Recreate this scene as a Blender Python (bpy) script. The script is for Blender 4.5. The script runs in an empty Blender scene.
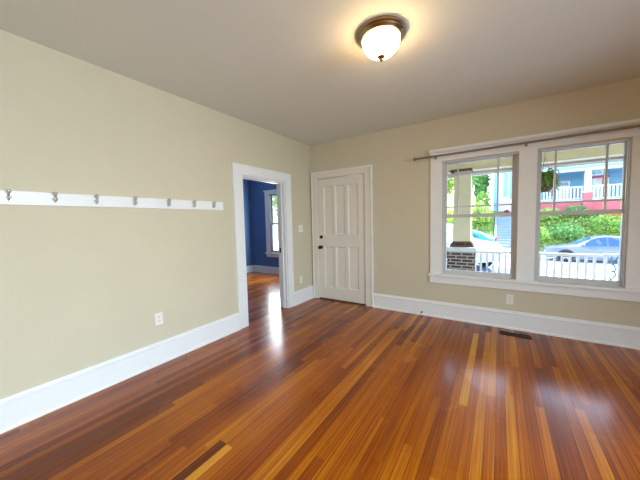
import bpy, math, random
from mathutils import Vector, Matrix, noise
PI = math.pi
C = bpy.context.scene.collection
SC = bpy.context.scene

# ------------------------------------------------------------------ camera, world, sun, lights, exposure
cam_d = bpy.data.cameras.new('camera')
cam = bpy.data.objects.new('camera', cam_d)
C.objects.link(cam)
SC.camera = cam
YAW, PIT, ROL, F = -0.5784, -0.0673, -0.0234, 274.28
fw = Vector((math.sin(YAW)*math.cos(PIT), math.cos(YAW)*math.cos(PIT), math.sin(PIT)))
rt = Vector((math.cos(YAW), -math.sin(YAW), 0))
up = rt.cross(fw)
r2 = math.cos(ROL)*rt + math.sin(ROL)*up
u2 = -math.sin(ROL)*rt + math.cos(ROL)*up
m3 = Matrix((r2, u2, -fw)).transposed()
cam.matrix_world = Matrix.Translation((2.7421, -3.9421, 1.3409)) @ m3.to_4x4()
cam_d.sensor_width = 36
cam_d.lens = F/640*36
cam_d.clip_start = 0.02
cam_d.clip_end = 300

SC.view_settings.view_transform = 'Standard'
SC.view_settings.look = 'None'
SC.view_settings.gamma = 1
SC.view_settings.use_curve_mapping = False
SC.view_settings.exposure = 0.16

world = bpy.data.worlds.new('world')
SC.world = world
world.use_nodes = True
wn = world.node_tree
bg = wn.nodes['Background']
sky = wn.nodes.new('ShaderNodeTexSky')
sky.sky_type = 'NISHITA'
sky.sun_disc = False
sky.sun_elevation = math.radians(58)
sky.sun_rotation = math.radians(20)
sky.air_density = 1.0
sky.dust_density = 1.5
wn.links.new(sky.outputs[0], bg.inputs[0])
bg.inputs[1].default_value = 1.1

def lamp(name, kind, loc, rot, energy, col, **kw):
    d = bpy.data.lights.new(name, kind)
    d.energy = energy
    d.color = col
    for k, v in kw.items():
        setattr(d, k, v)
    o = bpy.data.objects.new(name, d)
    C.objects.link(o)
    o.location = loc
    o.rotation_euler = rot
    return o

sun_dir = Vector((-0.22, -0.48, -0.85)).normalized()
sun = lamp('sun', 'SUN', (8, 12, 20), (0, 0, 0), 10.5, (1, 0.96, 0.88), angle=0.01)
sun.rotation_euler = sun_dir.to_track_quat('-Z', 'Y').to_euler()
# added fill lamps: two at unseen right wall windows, one inside the blue room window
lamp('window_daylight', 'AREA', (5.57, -5.05, 1.35), (0, math.radians(72), 0), 60, (0.70, 0.87, 1.0), shape='RECTANGLE', size=1.5, size_y=1.0, spread=math.radians(130))
lamp('window_daylight', 'AREA', (5.57, -3.00, 1.35), (0, math.radians(72), 0), 72, (0.70, 0.87, 1.0), shape='RECTANGLE', size=1.5, size_y=1.0, spread=math.radians(130))
lamp('window_daylight', 'AREA', (-1.95, 1.33, 1.30), (math.radians(-90), 0, 0), 48, (0.85, 0.94, 1.0), shape='RECTANGLE', size=0.8, size_y=1.45)

# ------------------------------------------------------------------ materials
def lin(c):
    r = []
    for v in c:
        v /= 255
        r.append(v/12.92 if v <= 0.04045 else ((v+0.055)/1.055)**2.4)
    return (*r, 1)

def mat(name, rgb, rough=0.5, metal=0.0, var=0.04, scale=6.0, bump=0.0, coat=0.0, spec=0.5, trans=0.0):
    m = bpy.data.materials.new(name)
    m.use_nodes = True
    n, l = m.node_tree.nodes, m.node_tree.links
    b = n['Principled BSDF']
    c = lin(rgb)
    b.inputs['Roughness'].default_value = rough
    b.inputs['Metallic'].default_value = metal
    b.inputs['Coat Weight'].default_value = coat
    b.inputs['Specular IOR Level'].default_value = spec
    tc = n.new('ShaderNodeTexCoord')
    nz = n.new('ShaderNodeTexNoise')
    nz.inputs['Scale'].default_value = scale
    nz.inputs['Detail'].default_value = 4
    l.new(tc.outputs['Object'], nz.inputs['Vector'])
    rp = n.new('ShaderNodeValToRGB')
    rp.color_ramp.elements[0].position = 0.3
    rp.color_ramp.elements[1].position = 0.7
    rp.color_ramp.elements[0].color = tuple(max(0, v*(1-var)) for v in c[:3]) + (1,)
    rp.color_ramp.elements[1].color = tuple(min(1, v*(1+var)) for v in c[:3]) + (1,)
    l.new(nz.outputs['Fac'], rp.inputs['Fac'])
    l.new(rp.outputs['Color'], b.inputs['Base Color'])
    if bump:
        bp = n.new('ShaderNodeBump')
        bp.inputs['Strength'].default_value = bump
        bp.inputs['Distance'].default_value = 0.01
        n2 = n.new('ShaderNodeTexNoise')
        n2.inputs['Scale'].default_value = scale*12
        l.new(tc.outputs['Object'], n2.inputs['Vector'])
        l.new(n2.outputs['Fac'], bp.inputs['Height'])
        l.new(bp.outputs[0], b.inputs['Normal'])
    return m

def leaf_mat(name, dark, light):
    m = bpy.data.materials.new(name)
    m.use_nodes = True
    n, l = m.node_tree.nodes, m.node_tree.links
    out = n['Material Output']
    b = n['Principled BSDF']
    b.inputs['Roughness'].default_value = 0.5
    at = n.new('ShaderNodeAttribute')
    at.attribute_name = 'tone'
    rp = n.new('ShaderNodeValToRGB')
    rp.color_ramp.elements[0].color = lin(dark)
    rp.color_ramp.elements[1].color = lin(light)
    l.new(at.outputs['Fac'], rp.inputs['Fac'])
    l.new(rp.outputs[0], b.inputs['Base Color'])
    t = n.new('ShaderNodeBsdfTranslucent')
    l.new(rp.outputs[0], t.inputs[0])
    mx = n.new('ShaderNodeMixShader')
    mx.inputs[0].default_value = 0.4
    l.new(b.outputs[0], mx.inputs[1])
    l.new(t.outputs[0], mx.inputs[2])
    l.new(mx.outputs[0], out.inputs[0])
    return m

def glass_mat():
    m = bpy.data.materials.new('window_glass')
    m.use_nodes = True
    n, l = m.node_tree.nodes, m.node_tree.links
    n.remove(n['Principled BSDF'])
    tr = n.new('ShaderNodeBsdfTransparent')
    tr.inputs[0].default_value = (0.96, 0.98, 0.98, 1)
    gl = n.new('ShaderNodeBsdfGlossy')
    gl.inputs['Roughness'].default_value = 0.02
    fr = n.new('ShaderNodeFresnel')
    fr.inputs[0].default_value = 1.25
    mx = n.new('ShaderNodeMixShader')
    l.new(fr.outputs[0], mx.inputs[0])
    l.new(tr.outputs[0], mx.inputs[1])
    l.new(gl.outputs[0], mx.inputs[2])
    l.new(mx.outputs[0], n['Material Output'].inputs[0])
    return m

def brick_mat(name, c1, c2, mortar, w=0.2, h=0.065, ms=0.012):
    m = bpy.data.materials.new(name)
    m.use_nodes = True
    n, l = m.node_tree.nodes, m.node_tree.links
    b = n['Principled BSDF']
    b.inputs['Roughness'].default_value = 0.85
    tc = n.new('ShaderNodeTexCoord')
    sx = n.new('ShaderNodeSeparateXYZ')
    l.new(tc.outputs['Object'], sx.inputs[0])
    ad = n.new('ShaderNodeMath')
    l.new(sx.outputs[0], ad.inputs[0])
    l.new(sx.outputs[1], ad.inputs[1])
    cb = n.new('ShaderNodeCombineXYZ')
    l.new(ad.outputs[0], cb.inputs[0])
    l.new(sx.outputs[2], cb.inputs[1])
    br = n.new('ShaderNodeTexBrick')
    br.inputs['Color1'].default_value = lin(c1)
    br.inputs['Color2'].default_value = lin(c2)
    br.inputs['Mortar'].default_value = lin(mortar)
    br.inputs['Scale'].default_value = 1
    br.inputs['Mortar Size'].default_value = ms
    br.inputs['Brick Width'].default_value = w
    br.inputs['Row Height'].default_value = h
    l.new(cb.outputs[0], br.inputs['Vector'])
    l.new(br.outputs[0], b.inputs['Base Color'])
    return m

def siding_mat(name, rgb, board=0.12):
    m = mat(name, rgb, 0.7)
    n, l = m.node_tree.nodes, m.node_tree.links
    b = n['Principled BSDF']
    tc = n.new('ShaderNodeTexCoord')
    sx = n.new('ShaderNodeSeparateXYZ')
    l.new(tc.outputs['Object'], sx.inputs[0])
    mt = n.new('ShaderNodeMath'); mt.operation = 'DIVIDE'
    mt.inputs[1].default_value = board
    l.new(sx.outputs[2], mt.inputs[0])
    fr = n.new('ShaderNodeMath'); fr.operation = 'FRACT'
    l.new(mt.outputs[0], fr.inputs[0])
    bp = n.new('ShaderNodeBump')
    bp.inputs['Distance'].default_value = 0.02
    bp.invert = True
    l.new(fr.outputs[0], bp.inputs['Height'])
    l.new(bp.outputs[0], b.inputs['Normal'])
    return m

def floor_mat():
    m = bpy.data.materials.new('oiled_strip_floor')
    m.use_nodes = True
    n, l = m.node_tree.nodes, m.node_tree.links
    b = n['Principled BSDF']
    at = n.new('ShaderNodeAttribute'); at.attribute_name = 'tone'
    uv = n.new('ShaderNodeUVMap'); uv.uv_map = 'plank'
    mp = n.new('ShaderNodeMapping')
    mp.inputs['Scale'].default_value = (7, 1.1, 1)
    l.new(uv.outputs[0], mp.inputs[0])
    g = n.new('ShaderNodeTexNoise')
    g.inputs['Scale'].default_value = 1.0
    g.inputs['Detail'].default_value = 6
    g.inputs['Distortion'].default_value = 0.4
    l.new(mp.outputs[0], g.inputs['Vector'])
    # tone + grain
    ma = n.new('ShaderNodeMath'); ma.operation = 'MULTIPLY_ADD'
    ma.inputs[1].default_value = 1.0
    ma.inputs[2].default_value = -0.50
    l.new(g.outputs['Fac'], ma.inputs[0])
    tcn = n.new('ShaderNodeTexCoord')
    big = n.new('ShaderNodeTexNoise')
    big.inputs['Scale'].default_value = 0.9
    big.inputs['Detail'].default_value = 3
    l.new(tcn.outputs['Object'], big.inputs['Vector'])
    mb2 = n.new('ShaderNodeMath'); mb2.operation = 'MULTIPLY_ADD'
    mb2.inputs[1].default_value = 0.5
    mb2.inputs[2].default_value = -0.25
    l.new(big.outputs['Fac'], mb2.inputs[0])
    ad = n.new('ShaderNodeMath')
    l.new(at.outputs['Fac'], ad.inputs[0])
    l.new(ma.outputs[0], ad.inputs[1])
    ad2 = n.new('ShaderNodeMath')
    l.new(ad.outputs[0], ad2.inputs[0])
    l.new(mb2.outputs[0], ad2.inputs[1])
    rp = n.new('ShaderNodeValToRGB')
    e = rp.color_ramp.elements
    e[0].position = 0.0; e[0].color = lin((78, 28, 1))
    e[1].position = 1.0; e[1].color = lin((216, 150, 46))
    for p, c in ((0.3, (126, 53, 0)), (0.55, (162, 80, 0)), (0.78, (194, 114, 6))):
        x = e.new(p); x.color = lin(c)
    l.new(ad2.outputs[0], rp.inputs[0])
    # seams between strips
    sx = n.new('ShaderNodeSeparateXYZ')
    l.new(uv.outputs[0], sx.inputs[0])
    pp = n.new('ShaderNodeMath'); pp.operation = 'PINGPONG'
    pp.inputs[1].default_value = 0.5
    l.new(sx.outputs[0], pp.inputs[0])
    ls = n.new('ShaderNodeMath'); ls.operation = 'LESS_THAN'
    ls.inputs[1].default_value = 0.028
    l.new(pp.outputs[0], ls.inputs[0])
    sm = n.new('ShaderNodeMath'); sm.operation = 'MULTIPLY'
    sm.inputs[1].default_value = 0.75
    l.new(ls.outputs[0], sm.inputs[0])
    mx = n.new('ShaderNodeMixRGB')
    mx.inputs[2].default_value = lin((52, 20, 6))
    l.new(sm.outputs[0], mx.inputs[0])
    l.new(rp.outputs[0], mx.inputs[1])
    l.new(mx.outputs[0], b.inputs['Base Color'])
    rr = n.new('ShaderNodeMapRange')
    rr.inputs[3].default_value = 0.20
    rr.inputs[4].default_value = 0.34
    l.new(big.outputs['Fac'], rr.inputs[0])
    l.new(rr.outputs[0], b.inputs['Roughness'])
    b.inputs['Coat Weight'].default_value = 0.3
    b.inputs['Coat IOR'].default_value = 1.5
    b.inputs['Coat Roughness'].default_value = 0.15
    b.inputs['Specular IOR Level'].default_value = 0.22
    bp = n.new('ShaderNodeBump')
    bp.inputs['Strength'].default_value = 0.25
    bp.inputs['Distance'].default_value = 0.002
    l.new(g.outputs['Fac'], bp.inputs['Height'])
    l.new(bp.outputs[0], b.inputs['Normal'])
    return m

def emit_mat(name, rgb, strength):
    m = bpy.data.materials.new(name)
    m.use_nodes = True
    b = m.node_tree.nodes['Principled BSDF']
    b.inputs['Base Color'].default_value = lin((245, 240, 230))
    b.inputs['Roughness'].default_value = 0.3
    b.inputs['Emission Color'].default_value = lin(rgb)
    b.inputs['Emission Strength'].default_value = strength
    return m

M = dict(
    beige=mat('beige_wall_paint', (208, 200, 175), 0.75, var=0.015, scale=3, bump=0.05),
    blue=mat('deep_blue_wall_paint', (80, 116, 166), 0.7, var=0.02),
    ceil=mat('ceiling_paint', (226, 229, 220), 0.85, var=0.012, scale=2, bump=0.04),
    white=mat('white_trim_paint', (238, 240, 240), 0.35, var=0.012),
    door=mat('ivory_door_paint', (232, 226, 214), 0.38, var=0.012),
    sash=mat('white_sash_paint', (204, 206, 206), 0.4, var=0.012),  # trim white greyed: backlit shade put into the colour
    floor=floor_mat(),
    glass=glass_mat(),
    nickel=mat('brushed_nickel', (206, 204, 198), 0.36, 1.0),
    brass=mat('aged_brass_nickel', (156, 138, 108), 0.3, 1.0),
    rod=mat('satin_nickel_rod', (150, 142, 124), 0.35, 1.0),
    bronze=mat('dark_bronze', (34, 28, 24), 0.4, 0.6),
    plastic=mat('white_plastic', (236, 234, 226), 0.35),
    slot=mat('dark_slot', (40, 38, 36), 0.6),
    vent=mat('dark_brown_vent', (42, 28, 18), 0.45, 0.5),
    sill=mat('worn_threshold', (70, 50, 36), 0.5, var=0.3, scale=20),
    bowl=emit_mat('lit_frosted_bowl', (255, 209, 150), 34.0),
    cream=mat('cream_porch_paint', (232, 220, 184), 0.6),
    pwhite=mat('white_porch_paint', (222, 222, 220), 0.5),
    pfloor=mat('grey_porch_floor', (150, 160, 172), 0.6),
    pceil=siding_mat('porch_ceiling_boards', (236, 224, 176)),
    brick=brick_mat('dark_brick', (96, 62, 54), (62, 44, 42), (176, 164, 154)),
    dbrick=brick_mat('dark_brick_cap', (92, 52, 44), (70, 42, 38), (110, 84, 74)),
    red=brick_mat('red_painted_brick', (224, 106, 112), (214, 94, 102), (220, 124, 128)),
    redp=mat('red_paint', (220, 100, 112), 0.6),
    asphalt=mat('blue_grey_asphalt', (100, 116, 146), 0.9, var=0.1, scale=8),
    conc=mat('pale_concrete', (238, 234, 230), 0.9, var=0.06, scale=3),
    earth=mat('hill_soil', (120, 140, 60), 0.95, var=0.3, scale=2),
    hblue=siding_mat('blue_clapboard', (124, 172, 202)),
    hsky=mat('pale_blue_fascia', (150, 200, 226), 0.6),
    hwhite=siding_mat('white_clapboard', (238, 232, 240)),
    shut=mat('light_blue_shutter', (142, 192, 224), 0.6),
    roof=mat('grey_shingles', (120, 124, 130), 0.9, var=0.15, scale=12),
    greyw=mat('grey_stair_boards', (150, 162, 184), 0.7, var=0.08),
    scroll=mat('verdigris_iron', (84, 128, 130), 0.5, 0.3),
    tire=mat('black_rubber', (26, 28, 32), 0.8),
    rim=mat('alloy_rim', (196, 200, 206), 0.35, 0.7),
    cglass=mat('tinted_car_glass', (52, 92, 140), 0.08, spec=0.8),
    silver=mat('silver_blue_car_paint', (104, 116, 156), 0.3, 0.25, coat=0.6),
    cwhite=mat('white_car_paint', (204, 210, 222), 0.3, coat=0.6),
    teal=mat('teal_car_paint', (30, 158, 172), 0.3, coat=0.6),
    clight=mat('clear_headlight', (220, 226, 232), 0.1),
    rlight=mat('red_tail_light', (220, 30, 50), 0.2),
    trunk=mat('bark', (96, 76, 58), 0.9, var=0.25, scale=10),
    basket=mat('brown_coir_basket', (96, 70, 44), 0.95, var=0.3, scale=40),
    leaf=leaf_mat('green_leaves', (92, 156, 66), (214, 240, 128)),
    leafd=leaf_mat('deep_green_leaves', (80, 146, 84), (180, 226, 136)),
    leafy=leaf_mat('yellow_green_leaves', (146, 182, 76), (236, 244, 150)),
    fern=leaf_mat('fern_green', (56, 90, 30), (140, 166, 66)),
    orange=leaf_mat('orange_petals', (226, 120, 40), (252, 190, 80)),
    redf=leaf_mat('red_petals', (214, 40, 60), (240, 90, 100)),
)

# ------------------------------------------------------------------ mesh builder
class MB:
    def __init__(s):
        s.v, s.f, s.t = [], [], []
    def add(s, vs, fs, tone=None):
        k = len(s.v)
        s.v += [tuple(x) for x in vs]
        s.f += [tuple(i+k for i in f) for f in fs]
        s.t += [0.5 if tone is None else tone]*len(fs)
        return s
    def box(s, a, b):
        x0, y0, z0 = (min(a[i], b[i]) for i in range(3))
        x1, y1, z1 = (max(a[i], b[i]) for i in range(3))
        return s.add([(x0,y0,z0),(x1,y0,z0),(x1,y1,z0),(x0,y1,z0),(x0,y0,z1),(x1,y0,z1),(x1,y1,z1),(x0,y1,z1)],
                     [(0,3,2,1),(4,5,6,7),(0,1,5,4),(1,2,6,5),(2,3,7,6),(3,0,4,7)])
    def prism(s, prof, fn, a, b):
        """profile points (p, q) swept from a to b; fn(p, q, t) gives the point"""
        n = len(prof)
        vs = [fn(p, q, a) for p, q in prof] + [fn(p, q, b) for p, q in prof]
        fs = [(i, (i+1) % n, n+(i+1) % n, n+i) for i in range(n)]
        fs += [tuple(range(n-1, -1, -1)), tuple(range(n, 2*n))]
        return s.add(vs, fs)
    def lathe(s, prof, c, axis='z', n=32, sgn=1):
        """profile (radius, height) turned about an axis through c"""
        vs, fs = [], []
        for r, h in prof:
            for k in range(n):
                a = 2*PI*k/n
                p, q = r*math.cos(a), r*math.sin(a)
                h2 = h*sgn
                vs.append({'z': (c[0]+p, c[1]+q, c[2]+h2), 'x': (c[0]+h2, c[1]+p, c[2]+q), 'y': (c[0]+p, c[1]+h2, c[2]+q)}[axis])
        m = len(prof)
        for i in range(m-1):
            for k in range(n):
                fs.append((i*n+k, i*n+(k+1) % n, (i+1)*n+(k+1) % n, (i+1)*n+k))
        fs.append(tuple(range(n)))
        fs.append(tuple((m-1)*n+k for k in range(n)))
        return s.add(vs, fs)
    def tube(s, pts, r, n=8):
        pts = [Vector(p) for p in pts]
        rr = r if isinstance(r, (list, tuple)) else [r]*len(pts)
        vs, fs = [], []
        ref = None
        for i, p in enumerate(pts):
            t = (pts[min(i+1, len(pts)-1)] - pts[max(i-1, 0)]).normalized()
            if ref is None:
                ref = Vector((0, 0, 1)) if abs(t.z) < 0.9 else Vector((1, 0, 0))
            u = (ref - t*ref.dot(t)).normalized()
            ref = u
            w = t.cross(u)
            for k in range(n):
                a = 2*PI*k/n
                vs.append(p + (u*math.cos(a) + w*math.sin(a))*rr[i])
        for i in range(len(pts)-1):
            for k in range(n):
                fs.append((i*n+k, i*n+(k+1) % n, (i+1)*n+(k+1) % n, (i+1)*n+k))
        fs.append(tuple(range(n-1, -1, -1)))
        fs.append(tuple((len(pts)-1)*n+k for k in range(n)))
        return s.add(vs, fs)
    def ball(s, c, r, n=16):
        m = n//2
        rad = r if isinstance(r, (tuple, list)) else (r, r, r)
        vs = [(c[0], c[1], c[2]-rad[2])]
        for i in range(1, m):
            th = PI*i/m
            for k in range(n):
                a = 2*PI*k/n
                vs.append((c[0]+rad[0]*math.sin(th)*math.cos(a), c[1]+rad[1]*math.sin(th)*math.sin(a), c[2]-rad[2]*math.cos(th)))
        vs.append((c[0], c[1], c[2]+rad[2]))
        fs = [(0, 1+(k+1) % n, 1+k) for k in range(n)]
        for i in range(m-2):
            for k in range(n):
                fs.append((1+i*n+k, 1+i*n+(k+1) % n, 1+(i+1)*n+(k+1) % n, 1+(i+1)*n+k))
        e = len(vs)-1
        fs += [(1+(m-2)*n+k, 1+(m-2)*n+(k+1) % n, e) for k in range(n)]
        return s.add(vs, fs)
    def build(s, name, m, parent=None, bevel=0, smooth=False, ang=35, normals=True):
        me = bpy.data.meshes.new(name)
        me.from_pydata(s.v, [], s.f)
        a = me.attributes.new('tone', 'FLOAT', 'FACE')
        a.data.foreach_set('value', s.t)
        if normals:
            import bmesh
            b = bmesh.new()
            b.from_mesh(me)
            bmesh.ops.recalc_face_normals(b, faces=b.faces)
            b.to_mesh(me)
            b.free()
        me.materials.append(m)
        if smooth:
            me.shade_smooth()
            me.set_sharp_from_angle(angle=math.radians(ang))
        o = bpy.data.objects.new(name, me)
        C.objects.link(o)
        if parent:
            o.parent = parent
        if bevel:
            d = o.modifiers.new('bevel', 'BEVEL')
            d.width = bevel
            d.segments = 2
            d.limit_method = 'ANGLE'
        return o

def tag(o, label, cat, group=None, kind=None):
    o['label'] = label
    o['category'] = cat
    if group:
        o['group'] = group
    if kind:
        o['kind'] = kind
    return o

def empty(name, loc=(0, 0, 0), rz=0):
    o = bpy.data.objects.new(name, None)
    o.empty_display_size = 0.1
    C.objects.link(o)
    o.location = loc
    o.rotation_euler = (0, 0, rz)
    return o

def struct(o, label, cat):
    return tag(o, label, cat, None, 'structure')

def copy_tree(o, parent=None):
    c = o.copy()
    C.objects.link(c)
    if parent:
        c.parent = parent
    for ch in [x for x in o.children]:
        copy_tree(ch, c)
    return c

# ------------------------------------------------------------------ room shell
H = 2.638
XR, YR = 5.6, -6.2
rng = random.Random(7)
PW = 0.0572

def planks(name, x0, x1, y0, y1, fixed=()):
    me = bpy.data.meshes.new(name)
    vs, fs, tones, uvs = [], [], [], []
    def put(xa, xb, ya, yb, t):
        k = len(vs)
        vs.extend([(xa, ya, 0), (xb, ya, 0), (xb, yb, 0), (xa, yb, 0)])
        fs.append((k, k+1, k+2, k+3))
        tones.append(t)
        iu, ov = rng.randint(0, 400), rng.uniform(0, 50)
        uvs.extend([(iu, ya+ov), (iu+1, ya+ov), (iu+1, yb+ov), (iu, yb+ov)])
    i0 = math.floor(x0/PW)
    i = i0
    while i*PW < x1:
        xa, xb = max(x0, i*PW), min(x1, (i+1)*PW)
        fx = [f for f in fixed if f[0] == i]
        y = y0 - rng.uniform(0, 1.5)
        row = rng.gauss(0, 0.05)
        if fx:
            put(xa, xb, y0, fx[0][1], fx[0][2])
            y = fx[0][1]
        while y < y1:
            L = rng.uniform(0.9, 3.0)
            a, b = max(y, y0), min(y+L, y1)
            t = 0.5 + row + rng.gauss(0, 0.11)
            if rng.random() < 0.07:
                t += 0.2
            if rng.random() < 0.05:
                t -= 0.16
            if b > a:
                put(xa, xb, a, b, min(0.95, max(0.08, t)))
            y += L
        i += 1
    me.from_pydata(vs, [], fs)
    at = me.attributes.new('tone', 'FLOAT', 'FACE')
    at.data.foreach_set('value', tones)
    u = me.uv_layers.new(name='plank')
    for k, c in enumerate(uvs):
        u.data[k].uv = c
    me.materials.append(M['floor'])
    o = bpy.data.objects.new(name, me)
    C.objects.link(o)
    return o

DK = int(1.36/PW)
fl = planks('floor', 0.0, XR, YR, 0.14, fixed=((DK, -2.94, 0.10), (DK+1, -2.94, 0.93), (DK-1, -3.02, 0.62)))
struct(fl, 'glossy orange brown strip wood floor of the beige room', 'floor')
fl2 = planks('floor_blue_room', -3.0, 0.0, -3.2, 1.40)
struct(fl2, 'glossy strip wood floor of the blue room beyond the doorway', 'floor')
MB().box((-3.2, YR-.1, -0.12), (XR+.1, 0.14, -0.012)).box((-3.2, 0.14, -0.12), (0, 1.5, -0.012)).build('floor_base', M['slot'])
struct(bpy.data.objects['floor_base'], 'subfloor hidden under the boards', 'floor')
ce = MB().box((-3.15, YR-.14, H), (XR+.14, 0.14, H+.12)).box((-3.15, 0.14, H), (0, 1.54, H+.12)).build('ceiling', M['ceil'])
struct(ce, 'plain off white ceiling with the lit dome lamp', 'ceiling')

# openings
OY0, OY1, OZ = -1.525, -0.700, 1.948          # doorway in the left wall
DX0, DX1, DZ = 0.144, 1.004, 2.05             # entrance door in the back wall
WIN = [(2.113, 2.918), (3.093, 3.808)]        # the two windows
WZ0, WZ1 = 0.575, 2.080

def wall_pieces(name, m, fn, u0, u1, holes, t0, t1, label):
    """wall in (u, z) with rectangular holes; fn(u, t, z)"""
    b = MB()
    us = sorted({u0, u1, *[h[0] for h in holes], *[h[1] for h in holes]})
    for a, c in zip(us, us[1:]):
        mid = (a+c)/2
        hs = [h for h in holes if h[0] < mid < h[1]]
        if not hs:
            b.box(fn(a, t0, 0), fn(c, t1, H))
        else:
            h = hs[0]
            if h[2] > 0:
                b.box(fn(a, t0, 0), fn(c, t1, h[2]))
            b.box(fn(a, t0, h[3]), fn(c, t1, H))
    return struct(b.build(name, m), label, 'wall')

fx = lambda u, t, z: (t, u, z)
fy = lambda u, t, z: (u, t, z)
wall_pieces('wall_left', M['beige'], fx, YR, 0.14, [(OY0, OY1, 0, OZ)], -0.07, 0, 'beige painted left wall with the open doorway')
wall_pieces('wall_right', M['beige'], fx, YR, 0.0, [(-5.55, -4.55, 0.6, 2.1), (-3.50, -2.50, 0.6, 2.1)], XR, XR+.14, 'beige right wall beyond the frame with two windows')
wall_pieces('wall_back', M['beige'], fy, 0, XR, [(DX0-.02, DX1+.02, 0, DZ+.02), (WIN[0][0], WIN[0][1], WZ0, WZ1), (WIN[1][0], WIN[1][1], WZ0, WZ1)], 0, 0.14, 'beige back wall with the ivory door and two windows')
wall_pieces('wall_rear', M['beige'], fy, -0.14, XR+.14, [], YR-.14, YR, 'beige wall behind the camera')
BX, BY = -2.98, 1.385                         # blue room corner
BW = (-2.30, -1.60, 0.53, 2.06)
wall_pieces('wall_blue_right', M['blue'], fx, -3.2, BY+.14, [(OY0, OY1, 0, OZ)], -0.14, -0.07, 'blue side of the wall around the doorway')
wall_pieces('wall_blue_front', M['blue'], fy, BX, -0.14, [BW], BY, BY+.14, 'deep blue wall of the next room with its window')
wall_pieces('wall_blue_left', M['blue'], fx, -3.2, BY+.14, [], BX-.14, BX, 'deep blue far wall of the next room')
wall_pieces('wall_blue_rear', M['blue'], fy, BX, -0.14, [], -3.34, -3.2, 'deep blue rear wall of the next room')

# baseboards: tall board, moulded cap, shoe strip
BPROF = [(0, 0), (0.030, 0), (0.030, 0.012), (0.026, 0.022), (0.018, 0.026), (0.018, 0.176), (0.026, 0.182), (0.026, 0.192), (0.016, 0.204), (0.012, 0.219), (0, 0.219)]
def base_board(name, fn, a, b, label):
    return struct(MB().prism(BPROF, fn, a, b).build(name, M['white']), label, 'baseboard')
base_board('baseboard_left', lambda p, q, t: (p, t, q), YR, -1.668, 'tall white baseboard along the left wall')
base_board('baseboard_corner', lambda p, q, t: (p, t, q), -0.578, 0, 'short white baseboard between doorway and corner')
base_board('baseboard_back', lambda p, q, t: (t, -p, q), 1.132, XR, 'tall white baseboard under the windows')
base_board('baseboard_right', lambda p, q, t: (XR-p, t, q), YR, 0, 'white baseboard along the right wall')
base_board('baseboard_rear', lambda p, q, t: (t, YR+p, q), 0, XR, 'white baseboard along the rear wall')
base_board('baseboard_blue_front', lambda p, q, t: (t, BY-p, q*0.8), BX, -0.14, 'white baseboard under the blue room window')
base_board('baseboard_blue_left', lambda p, q, t: (BX+p, t, q*0.8), -3.2, BY, 'white baseboard along the far blue wall')

# doorway trim in the left wall
tr = empty('trim_1', (0, -1.11, 0))
struct(tr, 'white casing and jamb around the open doorway to the blue room', 'door trim')
def part(b, name, m, par, **k):
    o = b.build(name, m, par, **k)
    o.matrix_parent_inverse = Matrix.Translation(-par.location) if par.type == 'EMPTY' and par.rotation_euler.z == 0 else Matrix()
    return o
part(MB().box((0, -1.668, 0), (0.022, OY0-.006, OZ+.006)), 'side_casing', M['white'], tr, bevel=.003)
part(MB().box((0, OY1+.006, 0), (0.022, -0.578, OZ+.006)), 'side_casing', M['white'], tr, bevel=.003)
part(MB().box((0, -1.668, OZ+.006), (0.022, -0.578, 2.072)), 'head_casing', M['white'], tr, bevel=.003)
part(MB().box((0, -1.678, 0), (0.028, -1.662, 2.082)).box((0, -0.584, 0), (0.028, -0.568, 2.082)).box((0, -1.662, 2.066), (0.028, -0.584, 2.082)), 'back_band', M['white'], tr, bevel=.003)
part(MB().box((-0.145, OY0-.004, 0), (0.004, OY0+.014, OZ)).box((-0.145, OY1-.014, 0), (0.004, OY1+.004, OZ)).box((-0.145, OY0, OZ-.014), (0.004, OY1, OZ+.004)), 'jamb', M['white'], tr, bevel=.002)
part(MB().box((-0.085, OY0+.014, 0), (-0.045, OY0+.027, OZ-.014)).box((-0.085, OY1-.027, 0), (-0.045, OY1-.014, OZ-.014)).box((-0.085, OY0+.027, OZ-.027), (-0.045, OY1-.027, OZ-.014)), 'door_stop', M['white'], tr, bevel=.002)
sp = part(MB().box((-0.122, OY1-.018, 0.87), (-0.09, OY1-.013, 0.945)), 'strike_plate', M['bronze'], tr)
part(MB().box((-0.165, -1.66, 0), (-0.14, OY0-.006, 2.07)).box((-0.165, OY1+.006, 0), (-0.14, -0.58, 2.07)).box((-0.165, OY0-.006, OZ+.006), (-0.14, OY1+.006, 2.07)), 'far_casing', M['white'], tr, bevel=.003)

# entrance door with its casing
tr2 = empty('trim_2', (0.58, 0, 0))
struct(tr2, 'ivory casing around the closed six panel door', 'door trim')
part(MB().box((0.036, -0.022, 0), (DX0-.008, 0, DZ+.012)), 'side_casing', M['door'], tr2, bevel=.003)
part(MB().box((DX1+.008, -0.022, 0), (1.120, 0, DZ+.012)), 'side_casing', M['door'], tr2, bevel=.003)
part(MB().box((0.036, -0.022, DZ+.012), (1.120, 0, 2.160)), 'head_casing', M['door'], tr2, bevel=.003)
part(MB().box((1.112, -0.034, 0), (1.134, 0, 2.172)).box((0.030, -0.034, 2.150), (1.112, 0, 2.172)).box((0.030, -0.034, 0), (0.044, 0, 2.150)), 'back_band', M['white'], tr2, bevel=.003)
part(MB().box((DX0-.02, -.004, 0), (DX0-.006, .14, DZ+.02)).box((DX1+.006, -.004, 0), (DX1+.02, .14, DZ+.02)).box((DX0-.02, -.004, DZ+.007), (DX1+.02, .14, DZ+.02)), 'jamb', M['door'], tr2)
part(MB().prism([(-.02, 0), (-.02, .008), (.01, .018), (.14, .018), (.14, 0)], lambda p, q, t: (t, p, q), DX0-.006, DX1+.006), 'threshold', M['sill'], tr2)

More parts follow.
